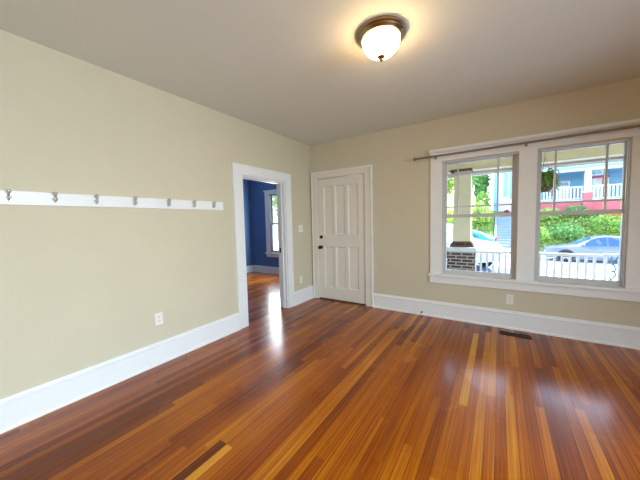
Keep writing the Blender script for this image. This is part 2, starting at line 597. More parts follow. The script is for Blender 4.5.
dr = empty('door_1', (0.574, 0, 0))
struct(dr, 'closed ivory six panel entrance door with dark knob', 'door')
px = [(0.258, 0.434), (0.482, 0.658), (0.714, 0.890)]
pz = [(0.222, 0.915), (1.120, 1.922)]
slab = MB()
Y0, Y1 = 0.002, 0.044
slab.box((DX0, Y0, 0.022), (px[0][0], Y1, DZ)).box((px[2][1], Y0, 0.022), (DX1, Y1, DZ))
for a, b2 in ((0.022, pz[0][0]), (pz[0][1], pz[1][0]), (pz[1][1], DZ)):
    slab.box((px[0][0], Y0, a), (px[2][1], Y1, b2))
for z0, z1 in pz:
    slab.box((px[0][1], Y0, z0), (px[1][0], Y1, z1)).box((px[1][1], Y0, z0), (px[2][0], Y1, z1))
part(slab, 'slab', M['door'], dr)
for z0, z1 in pz:
    for x0, x1 in px:
        o = part(MB().box((x0-.002, Y0+.014, z0-.002), (x1+.002, Y1-.01, z1+.002)), 'panel', M['door'], dr)
        w = 0.016
        b = MB()
        def sl(a, c):
            # sloped moulding along each side of the recess
            return b.add(a + c, [(0, 1, 3, 2)])
        out = [(x0, Y0+.001, z0), (x1, Y0+.001, z0), (x1, Y0+.001, z1), (x0, Y0+.001, z1)]
        inn = [(x0+w, Y0+.013, z0+w), (x1-w, Y0+.013, z0+w), (x1-w, Y0+.013, z1-w), (x0+w, Y0+.013, z1-w)]
        b.add(out+inn, [(i, (i+1) % 4, 4+(i+1) % 4, 4+i) for i in range(4)])
        mo = b.build('panel_moulding', M['door'], o)
kn = part(MB().lathe([(0.001, 0), (0.030, 0), (0.030, 0.006), (0.024, 0.010), (0.011, 0.014), (0.011, 0.034), (0.022, 0.040), (0.030, 0.050), (0.030, 0.060), (0.020, 0.068), (0.001, 0.070)], (0.196, Y0, 0.902), 'y', 24, -1), 'door_knob', M['bronze'], dr, smooth=True)
kn['label'] = 'dark bronze round knob'
db = part(MB().lathe([(0.001, 0), (0.030, 0), (0.030, 0.008), (0.025, 0.014), (0.001, 0.015)], (0.198, Y0, 1.075), 'y', 24, -1), 'deadbolt', M['bronze'], dr, smooth=True)
db['label'] = 'dark bronze round deadbolt'
MB().box((0.194, Y0-.026, 1.060), (0.202, Y0-.014, 1.090)).build('thumb_turn', M['bronze'], db)
for z in (0.30, 1.08, 1.80):
    hb = MB().lathe([(0.001, 0), (0.008, 0), (0.008, 0.09), (0.001, 0.09)], (DX1+.004, -.006, z), 'z', 10).box((DX1-.004, -.003, z), (DX1+.012, .004, z+.09))
    part(hb, 'hinge', M['nickel'], dr)

# window casing, shared by both windows
tr3 = empty('trim_3', (2.97, 0, 0.5))
struct(tr3, 'white window casing with crown cap, stool and apron', 'window trim')
part(MB().box((1.966, -.022, .60), (WIN[0][0]-.004, 0, 2.09)), 'side_casing', M['white'], tr3, bevel=.003)
part(MB().box((WIN[0][1]+.004, -.022, .60), (WIN[1][0]-.004, 0, 2.09)), 'centre_casing', M['white'], tr3, bevel=.003)
part(MB().box((WIN[1][1]+.004, -.022, .60), (3.975, 0, 2.09)), 'side_casing', M['white'], tr3, bevel=.003)
part(MB().box((1.966, -.024, 2.09), (3.975, 0, 2.215)), 'head_casing', M['white'], tr3, bevel=.002)
part(MB().prism([(0, 2.165), (-.036, 2.165), (-.036, 2.178), (-.030, 2.182), (-.030, 2.192), (-.064, 2.206), (-.064, 2.214), (-.072, 2.220), (-.072, 2.238), (0, 2.238)], lambda p, q, t: (t, p, q), 1.956, 3.99), 'crown_cap', M['white'], tr3)
part(MB().box((1.945, -.062, .572), (3.995, .05, .602)), 'stool', M['white'], tr3, bevel=.006)
part(MB().box((1.962, -.026, .478), (3.978, 0, .572)), 'apron', M['white'], tr3, bevel=.003)

def make_window(name, x0, x1, y0, z0, z1, zm, label, bars=None, mcol='sash', sl=.032, sr=.032):
    """double hung window, inside face towards -y; y0 is the wall's inner face"""
    w = empty(name, ((x0+x1)/2, y0, z0))
    struct(w, label, 'window')
    f = MB()
    f.box((x0, y0-.002, z0), (x0+.010, y0+.14, z1)).box((x1-.010, y0-.002, z0), (x1, y0+.14, z1)).box((x0, y0-.002, z1-.008), (x1, y0+.14, z1))
    f.prism([(.03, z0), (.14, z0), (.14, z0+.012), (.03, z0+.03)], lambda p, q, t: (t, y0+p, q), x0, x1)
    part(f, 'frame', M[mcol], w)
    st = MB().box((x0+.010, y0+.014, z0+.03), (x0+.016, y0+.036, z1-.008)).box((x1-.016, y0+.014, z0+.03), (x1-.010, y0+.036, z1-.008)).box((x0+.016, y0+.014, z1-.016), (x1-.016, y0+.036, z1-.008))
    part(st, 'inner_stop', M[mcol], w)
    xa, xb = x0+.010, x1-.010
    def sash(nm, ya, yb, za, zb, bot, top):
        s = MB()
        s.box((xa, ya, za), (xa+sl, yb, zb)).box((xb-sr, ya, za), (xb, yb, zb))
        s.box((xa+sl, ya, za), (xb-sr, yb, za+bot)).box((xa+sl, ya, zb-top), (xb-sr, yb, zb))
        o = part(s, nm, M[mcol], w)
        g = MB().box((xa+sl-.002, (ya+yb)/2-.0015, za+bot-.002), (xb-sr+.002, (ya+yb)/2+.0015, zb-top+.002))
        g.build('pane', M['glass'], o)
        return o, (xa+sl, xb-sr, za+bot, zb-top)
    lo, _ = sash('lower_sash', y0+.038, y0+.072, z0+.022, zm+.018, .062, .040)
    us, (ga, gb, gz0, gz1) = sash('upper_sash', y0+.076, y0+.110, zm-.018, z1-.006, .040, .016)
    if bars:
        mb = MB()
        for x in bars[:2]:
            mb.box((x-.0095, y0+.080, gz0), (x+.0095, y0+.106, gz1))
        for z in bars[2:]:
            mb.box((ga, y0+.0805, z-.0095), (gb, y0+.1055, z+.0095))
        mb.build('muntin_bars', M[mcol], us)
    lk = MB().box(((xa+xb)/2-.032, y0+.040, zm+.018), ((xa+xb)/2+.032, y0+.070, zm+.026)).lathe([(.001, 0), (.014, 0), (.012, .014), (.001, .016)], ((xa+xb)/2, y0+.055, zm+.026), 'z', 12)
    lk.tube([((xa+xb)/2, y0+.055, zm+.036), ((xa+xb)/2+.03, y0+.045, zm+.036)], .005)
    lk.build('sash_lock', M['nickel'], lo)
    return w
w1 = make_window('window_1', *WIN[0], 0, WZ0, WZ1, 1.372, 'left white double hung window showing the brick porch pier', (2.284, 2.724, 1.492, 1.912), sl=.035, sr=.044)
w2 = make_window('window_2', *WIN[1], 0, WZ0, WZ1, 1.372, 'right white double hung window showing the hanging fern', (3.258, 3.664, 1.492, 1.912), sl=.034, sr=.013)
lt = part(MB().box((3.796, .030, 1.33), (3.811, .040, 1.42)).box((3.792, .020, 1.40), (3.808, .034, 1.45)), 'side_latch', M['brass'], w2)
w3 = make_window('window_3', BW[0], BW[1], BY, BW[2], BW[3], 1.31, 'white window in the blue room seen through the doorway')
t4 = empty('trim_4', ((BW[0]+BW[1])/2, BY, .45))
struct(t4, 'white casing around the blue room window', 'window trim')
part(MB().box((BW[0]-.13, BY-.022, .55), (BW[0], BY, 2.07)), 'side_casing', M['white'], t4, bevel=.003)
part(MB().box((BW[1], BY-.022, .55), (BW[1]+.13, BY, 2.07)), 'side_casing', M['white'], t4, bevel=.003)
part(MB().box((BW[0]-.13, BY-.024, 2.07), (BW[1]+.13, BY, 2.15)).box((BW[0]-.15, BY-.045, 2.15), (BW[1]+.15, BY, 2.18)), 'head_casing', M['white'], t4, bevel=.003)
part(MB().box((BW[0]-.15, BY-.06, .525), (BW[1]+.15, BY+.03, .555)), 'stool', M['white'], t4, bevel=.004)
part(MB().box((BW[0]-.13, BY-.024, .44), (BW[1]+.13, BY, .525)), 'apron', M['white'], t4, bevel=.003)

# unseen windows added in the right wall for fill light (simple frames)
for k, (ya, yb) in enumerate(((-5.55, -4.55), (-3.50, -2.50))):
    b = MB().box((XR-.02, ya-.1, .55), (XR+.1, ya, 2.2)).box((XR-.02, yb, .55), (XR+.1, yb+.1, 2.2)).box((XR-.02, ya, 2.1), (XR+.1, yb, 2.2)).box((XR-.04, ya-.12, .55), (XR+.1, yb+.12, .6))
    b.box((XR+.05, ya, 1.33), (XR+.1, yb, 1.37))
    struct(b.build('window_%d' % (4+k), M['white']), 'white window frame in the right wall beyond the frame', 'window')

# ------------------------------------------------------------------ things in the room
# ceiling lamp
cl = tag(empty('ceiling_light', (2.032, -2.018, H)), 'lit flush mount dome lamp with nickel rim on the ceiling', 'ceiling light')
MB().lathe([(.001, 0), (.166, 0), (.168, -.006), (.166, -.016), (.158, -.022), (.160, -.030), (.156, -.036), (.146, -.042), (.144, -.046), (.138, -.048), (.001, -.048)], (0, 0, 0), 'z', 64).build('rim', M['brass'], cl, smooth=True)
pr = [(.001, -.042)] + [(.130*math.cos(a*PI/2/14)**0.8 if a < 14 else .001, -.044-.112*math.sin(a*PI/2/14)) for a in range(15)]
MB().lathe(pr, (0, 0, 0), 'z', 48).build('glass_bowl', M['bowl'], cl, smooth=True)
MB().lathe([(.001, -.148), (.026, -.153), (.029, -.160), (.018, -.167), (.010, -.172), (.013, -.179), (.007, -.188), (.001, -.189)], (0, 0, 0), 'z', 20).build('finial', M['brass'], cl, smooth=True)

# peg rail on the left wall
rail = tag(empty('coat_rail', (0, -2.87, 1.5)), 'long white wall mounted board with metal coat hooks', 'coat rack')
rb = MB().box((0, -1.06, 0), (.020, 1.035, .095))
rb.build('board', M['white'], rail, bevel=.004)
hk0 = None
for hy in (-3.532, -3.306, -3.060, -2.779, -2.480, -2.213, -1.973):
    yy = hy + 2.87
    if hk0 is None:
        b = MB()
        b.box((.020, -.013, .024), (.0240, .013, .086))
        b.tube([(.022, 0, .066), (.034, 0, .062), (.046, 0, .064), (.054, 0, .074), (.055, 0, .086)], [.008, .0078, .0075, .0075, .008], 10)
        b.ball((.055, 0, .089), .0125, 12)
        b.tube([(.022, 0, .046), (.030, 0, .036), (.038, 0, .032), (.045, 0, .036), (.047, 0, .045)], [.008, .0075, .0075, .0075, .008], 10)
        b.ball((.049, 0, .047), .0120, 12)
        hk0 = b.build('coat_hook', M['nickel'], rail, bevel=0, smooth=True)
        for sz in (.076, .034):
            MB().ball((.0245, 0, sz), (.003, .004, .004), 8).build('screw', M['nickel'], hk0, smooth=True)
        hk = hk0
    else:
        hk = copy_tree(hk0, rail)
    hk.location = (0, yy, 0)

# outlets and switch: local x = along the wall, y = out of the wall (negative), z up
def wall_plate(name, loc, rz, label, cat, group, gang='outlet'):
    o = tag(empty(name, loc, rz), label, cat, group)
    w = .116 if gang == 'switch' else .072
    MB().box((-w/2, -.006, -.058), (w/2, 0, .058)).build('cover_plate', M['plastic'], o, bevel=.003)
    if gang == 'outlet':
        for s in (-1, 1):
            r = MB()
            r.lathe([(.001, 0), (.017, 0), (.017, .003), (.001, .003)], (0, -.006, s*.020), 'y', 20, -1)
            q = r.build('receptacle', M['plastic'], o)
            MB().box((-.0075, -.0098, s*.020-.002), (-.005, -.0088, s*.020+.007)).box((.005, -.0098, s*.020-.002), (.0075, -.0088, s*.020+.007)).box((-.002, -.0098, s*.020-.010), (.002, -.0088, s*.020-.006)).build('slot', M['slot'], q)
        MB().ball((0, -.0065, 0), (.003, .0015, .003), 8).build('screw', M['nickel'], o)
    else:
        for s in (-1, 1):
            q = MB().box((s*.023-.006, -.008, -.014), (s*.023+.006, -.006, .014)).build('toggle_slot', M['plastic'], o)
            MB().prism([(-.006, -.004), (-.018, .004), (-.018, .010), (-.006, .006)], lambda p, z, t: (t, p, z), s*.023-.004, s*.023+.004).build('toggle', M['plastic'], q)
            for sz in (-.042, .042):
                MB().ball((s*.023, -.0065, sz), (.003, .0015, .003), 8).build('screw', M['nickel'], o)
    return o
wall_plate('wall_outlet', (0, -2.627, .440), PI/2, 'white wall outlet under the coat hook board', 'outlet', 'wall outlets')
wall_plate('wall_outlet', (0, -.355, .385), PI/2, 'white wall outlet low between doorway and corner', 'outlet', 'wall outlets')
wall_plate('wall_outlet', (2.865, 0, .357), 0, 'white wall outlet below the windows above the baseboard', 'outlet', 'wall outlets')
wall_plate('light_switch', (0, -.322, 1.230), PI/2, 'white double light switch between doorway and entrance door', 'light switch', None, 'switch')

# curtain rod
rod = tag(empty('curtain_rod', (2.9, 0, 2.155)), 'long thin nickel curtain rod above both windows', 'curtain rod')
MB().tube([(-1.10, -.088, -.008), (1.25, -.088, .014)], .0125, 12).build('rod', M['rod'], rod, smooth=True)
MB().lathe([(.001, 0), (.011, 0), (.011, .012), (.009, .014), (.024, .022), (.027, .034), (.014, .042), (.001, .041)], (-1.095, -.088, -.008), 'x', 20, -1).build('finial', M['rod'], rod, smooth=True)
for bx_, z in ((-.868, -.006), (.085, .003), (1.0, .011)):
    b = MB().box((bx_-.010, -.034, z-.030), (bx_+.010, -.022, z+.020))
    b.tube([(bx_, -.030, z-.014), (bx_, -.088, z-.014), (bx_, -.098, z-.006), (bx_, -.100, z+.004)], .005, 8)
    b.build('bracket', M['rod'], rod, smooth=True)

# floor register
fv = tag(empty('floor_vent', (2.917, -.198, 0)), 'dark metal floor vent in front of the back baseboard', 'floor vent')
MB().box((-.150, -.052, .0), (.150, -.040, .006)).box((-.150, .040, .0), (.150, .052, .006)).box((-.150, -.040, 0), (-.135, .040, .006)).box((.135, -.040, 0), (.150, .040, .006)).box((-.135, -.040, .0), (.135, .040, .001)).build('frame', M['vent'], fv)
b = MB()
for k in range(18):
    x = -.128 + k*.01506
    b.box((x-.003, -.040, .001), (x+.003, .040, .005))
b.box((-.135, -.003, .001), (.135, .003, .0052))
b.build('grille', M['vent'], fv)

# spring door stop on the baseboard
ds = tag(empty('door_stop', (1.86, -.018, .046)), 'small dark spring door stop on the back baseboard', 'door stop')
MB().lathe([(.001, 0), (.010, 0), (.009, .008), (.001, .009)], (0, 0, 0), 'y', 14, -1).build('base', M['bronze'], ds, smooth=True)
MB().tube([(.0055*math.cos(t*.9), -.008-.00085*t, .0055*math.sin(t*.9)) for t in range(60)], .0013, 6).build('spring', M['bronze'], ds, smooth=True)
MB().lathe([(.001, .057), (.008, .057), (.008, .068), (.005, .072), (.001, .072)], (0, 0, 0), 'y', 14, -1).build('rubber_tip', M['tire'], ds, smooth=True)

# ------------------------------------------------------------------ porch
struct(MB().box((0, .14, -.24), (6.4, 2.55, -.12)).build('porch_floor', M['pfloor']), 'grey painted porch floor outside the windows', 'porch floor')
struct(MB().box((0, .14, 2.62), (6.6, 2.75, 2.70)).build('porch_ceiling', M['pceil']), 'yellowish board ceiling of the porch', 'porch ceiling')
pb = empty('porch_beam', (3.2, 2.3, 2.24))
struct(pb, 'cream porch beam with white fascia above the railing', 'porch beam')
part(MB().box((0, 2.20, 2.268), (6.6, 2.42, 2.62)).box((0, 2.185, 2.300), (6.6, 2.20, 2.312)), 'beam', M['cream'], pb)
part(MB().box((0, 2.44, 2.19), (6.6, 2.50, 2.66)), 'fascia', M['pwhite'], pb)
struct(MB().box((-.1, .14, 2.76), (6.8, 3.0, 2.84)).build('porch_roof', M['roof']), 'porch roof over the front windows', 'roof')
struct(MB().box((-3.3, 1.54, 2.50), (0, 2.5, 2.60)).build('roof_eave', M['pwhite']), 'white eave over the blue room window', 'roof')  # eave added out of view to keep sun out of the blue room

pc = tag(empty('porch_column', (2.12, 2.35, -.12)), 'cream tapered porch column on a dark brick pier', 'porch column')
def frustum(b, w0, d0, z0, w1, d1, z1):
    return b.add([(-w0, -d0, z0), (w0, -d0, z0), (w0, d0, z0), (-w0, d0, z0), (-w1, -d1, z1), (w1, -d1, z1), (w1, d1, z1), (-w1, d1, z1)],
                 [(0,3,2,1),(4,5,6,7),(0,1,5,4),(1,2,6,5),(2,3,7,6),(3,0,4,7)])
frustum(MB(), .245, .21, 0, .245, .21, .795).build('brick_pier', M['brick'], pc)
MB().box((-.275, -.24, .795), (.275, .24, .885)).build('pier_cap', M['pwhite'], pc, bevel=.012)
frustum(MB(), .225, .19, .885, .165, .15, .995).build('brick_collar', M['dbrick'], pc)
frustum(MB(), .162, .145, .995, .150, .135, 2.390).build('shaft', M['cream'], pc, bevel=.004)
MB().box((-.215, -.195, 2.385), (.175, .05, 2.425)).build('brick_crown', M['dbrick'], pc, bevel=.004)

rl = tag(empty('porch_railing', (3.3, 2.25, -.12)), 'white wooden porch railing with square balusters', 'railing')
MB().box((-.94, -.035, .772), (.875, .035, .820)).build('top_rail', M['pwhite'], rl, bevel=.006)
MB().box((-.94, -.022, .10), (.875, .022, .16)).build('bottom_rail', M['pwhite'], rl, bevel=.004)
bal = None
for k in range(17):
    x = -.84 + k*.1005
    if bal is None:
        bal = MB().box((-.017, -.017, .16), (.017, .017, .772)).build('baluster', M['pwhite'], rl)
        o = bal
    else:
        o = copy_tree(bal, rl)
    o.location = (x, 0, 0)

sc = tag(empty('railing_scroll_panel', (4.275, 2.25, -.12)), 'white newel frame with curled iron scrollwork at the railing end', 'railing panel')
MB().box((-.098, -.03, 0), (-.066, .03, .84)).build('post', M['pwhite'], sc, bevel=.004)
MB().box((.066, -.03, 0), (.098, .03, .84)).build('post', M['pwhite'], sc, bevel=.004)
MB().box((-.066, -.03, .80), (.066, .03, .84)).build('frame_rail', M['pwhite'], sc)
MB().box((-.066, -.03, .04), (.066, .03, .07)).build('frame_rail', M['pwhite'], sc)
b = MB()
for k in range(3):
    zc = .20 + k*.235
    s = 1 if k % 2 == 0 else -1
    pts = []
    for i in range(40):
        t = i/39
        a = -2.6*PI + t*5.2*PI
        r = .052*(1-abs(2*t-1))**0.0 * (0.25+0.75*min(1, abs(abs(2*t-1)-1)*1.6))
        pts.append((s*(.040*math.sin(2*PI*t)) + .020*math.cos(a)*abs(2*t-1), 0, zc-.11+.22*t + .020*math.sin(a)*abs(2*t-1)))
    b.tube(pts, .011, 6)
b.tube([(-.066, 0, .07), (.066, 0, .30), (-.066, 0, .53), (.066, 0, .79)], .009, 6)
b.build('scrollwork', M['scroll'], sc, smooth=True)

# hanging fern
fe = tag(empty('hanging_fern', (3.335, 1.70, 1.72)), 'bushy green fern in a basket hanging from the porch ceiling', 'hanging plant')
MB().lathe([(.001, 0), (.06, .005), (.105, .05), (.125, .12), (.128, .13), (.115, .13), (.10, .11), (.001, .11)], (0, 0, 0), 'z', 24).build('basket', M['basket'], fe, smooth=True)
b = MB()
for k in range(3):
    a = k*2*PI/3
    b.tube([(.12*math.cos(a), .12*math.sin(a), .12), (0, 0, .55)], .0022, 5)
b.tube([(0, 0, .55), (0, 0, .88)], .003, 5)
b.build('hanger', M['bronze'], fe)
b = MB()
rf = random.Random(3)
for k in range(150):
    a = rf.uniform(0, 2*PI)
    L = rf.uniform(.09, .19)
    lift = rf.uniform(.04, .26)
    dr_ = rf.uniform(.02, .17)
    d = Vector((math.cos(a), math.sin(a), 0))
    sd = Vector((-d.y, d.x, 0))
    pts = [Vector((0, 0, .12)) + d*(.03+L*t) + Vector((0, 0, lift*math.sin(t*2.2) - dr_*t*t)) for t in [i/9 for i in range(10)]]
    tone = rf.random()
    for i in range(9):
        w = .026*math.sin(PI*(i+1)/10.5)
        p, q = pts[i], pts[i+1]
        for s in (-1, 1):
            mid = p*.5+q*.5
            b.add([p, q, mid + sd*s*w + (q-p)*.6 - Vector((0, 0, .006)), mid + sd*s*w*.9 - (q-p)*.1], [(0, 1, 2, 3)], tone)
b.build('fronds', M['fern'], fe, normals=False)

# ------------------------------------------------------------------ street and hill
def sstep(t):
    t = max(0, min(1, t))
    return t*t*(3-2*t)
def gz(x):
    return -.75 - .50*sstep((x-1.5)/4)
def strip(name, y0, y1, m, dz, label, cat, x0=-30, x1=40):
    xs = [x0] + [-2+.5*i for i in range(22)] + [x1]
    b = MB()
    vs = []
    for x in xs:
        z = gz(x)+dz
        vs += [(x, y0, z), (x, y1, z), (x, y0, z-.4), (x, y1, z-.4)]
    fs = []
    for i in range(len(xs)-1):
        k = 4*i
        fs += [(k, k+4, k+5, k+1), (k+2, k+3, k+7, k+6), (k, k+2, k+6, k+4), (k+1, k+5, k+7, k+3)]
    b.add(vs, fs)
    return struct(b.build(name, m), label, cat)
strip('driveway', 2.7, 10.8, M['asphalt'], 0, 'blue grey pavement in front of the porch', 'pavement')
strip('street', 10.8, 18.4, M['conc'], 0, 'pale sunlit street beyond the porch railing', 'street')
strip('kerb', 18.4, 18.75, M['conc'], .14, 'pale kerb at the foot of the green bank', 'kerb')

def hill_z(x, y):
    t = (y-18.75)/(23.9-18.75)
    base = gz(x)+.05 + 2.7*sstep(min(1, t)*.92) if t <= 1 else gz(x)+.05+2.7*sstep(.92)
    return base + .12*noise.noise(Vector((x*.8, y*.8, 0)))*min(1, max(0, t)*4)
b = MB()
nx, ny = 90, 26
for j in range(ny+1):
    for i in range(nx+1):
        x = -16 + 40*i/nx
        y = 18.75 + 22*(j/ny)**1.7
        b.v.append((x, y, hill_z(x, y) - (.35 if 2.3 < x < 4.0 and y < 24 else 0)))
for j in range(ny):
    for i in range(nx):
        k = j*(nx+1)+i
        b.f.append((k, k+1, k+nx+2, k+nx+1)); b.t.append(.5)
struct(b.build('hillside', M['earth'], smooth=True), 'green bank rising from the street to the houses', 'bank')

def leaf_cloud(b, rr, c, rad, n, size, shell=.55, flat=False):
    for _ in range(n):
        d = Vector((rr.gauss(0, 1), rr.gauss(0, 1), rr.gauss(0, 1))).normalized()
        r = shell + (1-shell)*rr.random()
        p = Vector((c[0]+d.x*rad[0]*r, c[1]+d.y*rad[1]*r, c[2]+d.z*rad[2]*r))
        s = size*rr.uniform(.6, 1.4)
        u = Vector((rr.gauss(0, 1), rr.gauss(0, 1), rr.gauss(0, .6))).normalized()
        w = u.cross(Vector((rr.gauss(0, 1), rr.gauss(0, 1), rr.gauss(0, 1)))).normalized()
        b.add([p-u*s, p+w*s*.45, p+u*s, p-w*s*.45], [(0, 1, 2, 3)], rr.random())
    return b

# ground cover on the bank: uncountable leaves
rr = random.Random(11)
b = MB()
for _ in range(9000):
    x, y = rr.uniform(-6, 12), 18.8 + 5.0*rr.random()
    if 2.1 < x < 3.95:
        continue
    p = Vector((x, y, hill_z(x, y)+rr.uniform(.02, .16)))
    s = rr.uniform(.06, .15)
    u = Vector((rr.gauss(0, 1), rr.gauss(0, 1), rr.gauss(0, .5))).normalized()
    w = u.cross(Vector((rr.gauss(0, .4), rr.gauss(0, .4), 1))).normalized()
    tn = .5 + .5*noise.noise(Vector((x*.7, y*.9, 3))) + rr.gauss(0, .2)
    b.add([p-u*s, p+w*s*.5, p+u*s, p-w*s*.5], [(0, 1, 2, 3)], max(0, min(1, tn)))
tag(b.build('ground_cover', M['leafy'], normals=False), 'yellow green ground cover over the bank behind the cars', 'ground cover', None, 'stuff')

def shrub(x, y, rad, m, label, group, n=700, size=.09, dz=.0, seed=1):
    r = random.Random(seed)
    o = tag(empty('shrub', (x, y, hill_z(x, y)-.02)), label, 'shrub', group)
    c = (0, 0, rad[2]*.95+dz)
    q = MB()
    for k in range(4):
        a = k*PI/2+.4
        q.tube([(0, 0, 0), (rad[0]*.4*math.cos(a), rad[1]*.4*math.sin(a), rad[2]*.7)], [.03, .012], 6)
    q.build('stem', M['trunk'], o)
    leaf_cloud(MB(), r, c, rad, n, size).build('foliage', M[m], o, normals=False)
    return o
G = 'shrubs on the bank'
shrub(5.1, 20.6, (.75, .7, .55), 'leaf', 'leftmost bright green shrub above the nose of the silver car', G, seed=21)
shrub(6.65, 21.0, (.9, .8, .6), 'leafd', 'deep green rounded shrub on the bank above the silver windshield', G, seed=22)
shrub(8.7, 21.6, (.95, .8, .62), 'leaf', 'bright green shrub above the silver car roof', G, seed=23)
shrub(5.9, 22.9, (.8, .7, .5), 'leafy', 'yellow green shrub under the red porch wall', G, seed=24)
shrub(7.45, 23.2, (.7, .6, .45), 'leafd', 'deep green shrub below the red porch pillar', G, seed=25)
shrub(9.3, 22.7, (.55, .5, .40), 'orange', 'orange flowering shrub near the right window edge', G, n=500, seed=26)
shrub(1.3, 21.8, (1.1, .9, 1.0), 'leafy', 'yellow green shrub left of the grey steps', G, n=1100, size=.11, seed=27)
shrub(1.55, 23.6, (.6, .6, .9), 'leaf', 'tall bright green shrub beside the pale blue shutter', G, n=900, size=.11, seed=28)
shrub(-.9, 21.5, (1.0, .9, .9), 'leafy', 'yellow green shrub seen left of the porch column', G, n=900, size=.11, seed=29)

def tree(x, y, th, rad, m, label, seed, n=3200):
    r = random.Random(seed)
    z = hill_z(x, y)-.05
    o = tag(empty('tree', (x, y, z)), label, 'tree', 'trees across the street')
    q = MB().tube([(0, 0, 0), (.06, .03, th*.5), (-.04, .02, th), (.02, 0, th+rad[2]*.9)], [.20, .16, .13, .05], 10)
    for k in range(7):
        a = k*2*PI/7
        q.tube([(0, 0, th*.8+k*.18), (rad[0]*.35*math.cos(a), rad[1]*.35*math.sin(a), th+rad[2]*.5), (rad[0]*.7*math.cos(a), rad[1]*.7*math.sin(a), th+rad[2]*.8)], [.07, .045, .02], 6)
    q.build('trunk', M['trunk'], o, smooth=True)
    c = MB()
    for k in range(16):
        d = Vector((r.gauss(0, 1), r.gauss(0, 1), r.gauss(0, 1))).normalized()*.62
        cc = (d.x*rad[0], d.y*rad[1], th+rad[2]*.85+d.z*rad[2])
        leaf_cloud(c, r, cc, (rad[0]*.48, rad[1]*.48, rad[2]*.42), n//16, .16, .3)
    c.build('crown', M[m], o, normals=False)
    return o
tree(.95, 26.4, .9, (1.15, 1.2, 2.3), 'leafd', 'leafy green tree between porch column and pale blue shutter', 41)
tree(-2.2, 26.5, 1.0, (1.25, 1.2, 2.4), 'leafy', 'yellow green tree seen left of the porch column', 42)
tree(-1.6, 36.5, 3.4, (3.0, 2.2, 3.4), 'leaf', 'taller tree far behind the green one left of the white house', 43)
tree(-4.2, 5.2, 1.9, (1.3, 1.2, 1.6), 'leafy', 'bright tree outside the blue room window', 44, n=2400)

# ------------------------------------------------------------------ houses across the street
ha = tag(empty('blue_house', (8.2, 24, 1.4)), 'blue house with a white railed porch and red brick base', 'house')
def hp(b, name, m, par=ha, **k):
    o = b.build(name, m, par, **k)
    o.matrix_parent_inverse = Matrix.Translation(-par.location)
    return o
hp(MB().box((5.15, 26.6, 1.0), (13.0, 35, 7.0)), 'wall', M['hblue'])
hp(MB().box((4.9, 23.95, .6), (13.2, 24.2, 2.36)).box((4.9, 24.2, .6), (5.15, 26.6, 2.36)), 'porch_base', M['red'])
hp(MB().box((4.85, 23.85, 2.36), (13.25, 26.6, 2.50)), 'porch_floor', M['pwhite'])
hp(MB().box((7.93, 23.8, 1.0), (8.42, 24.25, 3.02)), 'pillar_base', M['red'])
hp(MB().box((7.88, 23.75, 3.02), (8.47, 24.30, 3.10)), 'pillar_cap', M['pwhite'])
hp(frustum(MB(), .20, .18, 3.10, .17, .16, 4.70), 'pillar', M['pwhite']).location = (8.175, 24.03, 0)
hp(MB().box((12.3, 23.8, 1.0), (12.8, 24.25, 3.02)), 'pillar_base', M['red'])
hp(frustum(MB(), .20, .18, 3.02, .17, .16, 4.70), 'pillar', M['pwhite']).location = (12.55, 24.03, 0)
b = MB()
for xa, xb in ((4.95, 7.93), (8.42, 12.3)):
    b.box((xa, 23.98, 3.42), (xb, 24.08, 3.52)).box((xa, 24.0, 2.56), (xb, 24.06, 2.62))
    k = xa + .12
    while k < xb-.05:
        b.box((k-.045, 24.0, 2.62), (k+.045, 24.05, 3.42))
        k += .20
hp(b, 'porch_railing', M['pwhite'])
hp(MB().box((4.6, 23.6, 4.62), (13.5, 24.2, 4.80)), 'porch_beam', M['pwhite'])
hp(MB().box((4.5, 23.4, 4.80), (13.6, 23.9, 5.30)).box((4.5, 23.9, 4.85), (13.6, 26.6, 4.95)), 'porch_fascia', M['hsky'])
hp(MB().prism([(23.2, 5.30), (23.2, 5.42), (30.5, 9.6), (38, 5.42), (38, 5.30)], lambda p, q, t: (t, p, q), 4.3, 13.8), 'roof', M['roof'])
d_ = hp(MB().box((8.92, 26.5, 2.5), (9.50, 26.62, 4.25)), 'front_door', M['pwhite'])
hp(MB().box((9.49, 26.48, 2.5), (9.67, 26.62, 4.25)).box((8.70, 26.48, 4.25), (9.92, 26.62, 4.40)), 'door_trim', M['redp'])
hp(MB().box((9.67, 26.48, 2.5), (9.86, 26.62, 4.25)), 'side_light', M['pwhite'])
w_ = hp(MB().box((6.1, 26.5, 2.9), (7.6, 26.62, 4.2)), 'window', M['pwhite'])
hp(MB().box((6.2, 26.48, 3.0), (7.5, 26.51, 4.1)), 'window_pane', M['cglass'])
ch = hp(MB().box((6.6, 25.0, 2.5), (7.4, 25.6, 3.0)).box((6.6, 25.5, 3.0), (7.4, 25.65, 3.75)), 'porch_seat', M['pwhite'])
hp(MB().box((8.60, 25.4, 4.36), (9.30, 25.46, 4.72)), 'hanging_board', M['pwhite'])
hp(MB().box((8.67, 25.38, 4.45), (8.91, 25.41, 4.63)).box((8.99, 25.38, 4.45), (9.23, 25.41, 4.63)), 'board_pane', M['shut'])
hp(MB().ball((9.7, 24.5, 3.50), (.13, .13, .13), 10), 'flower_basket', M['redf'])

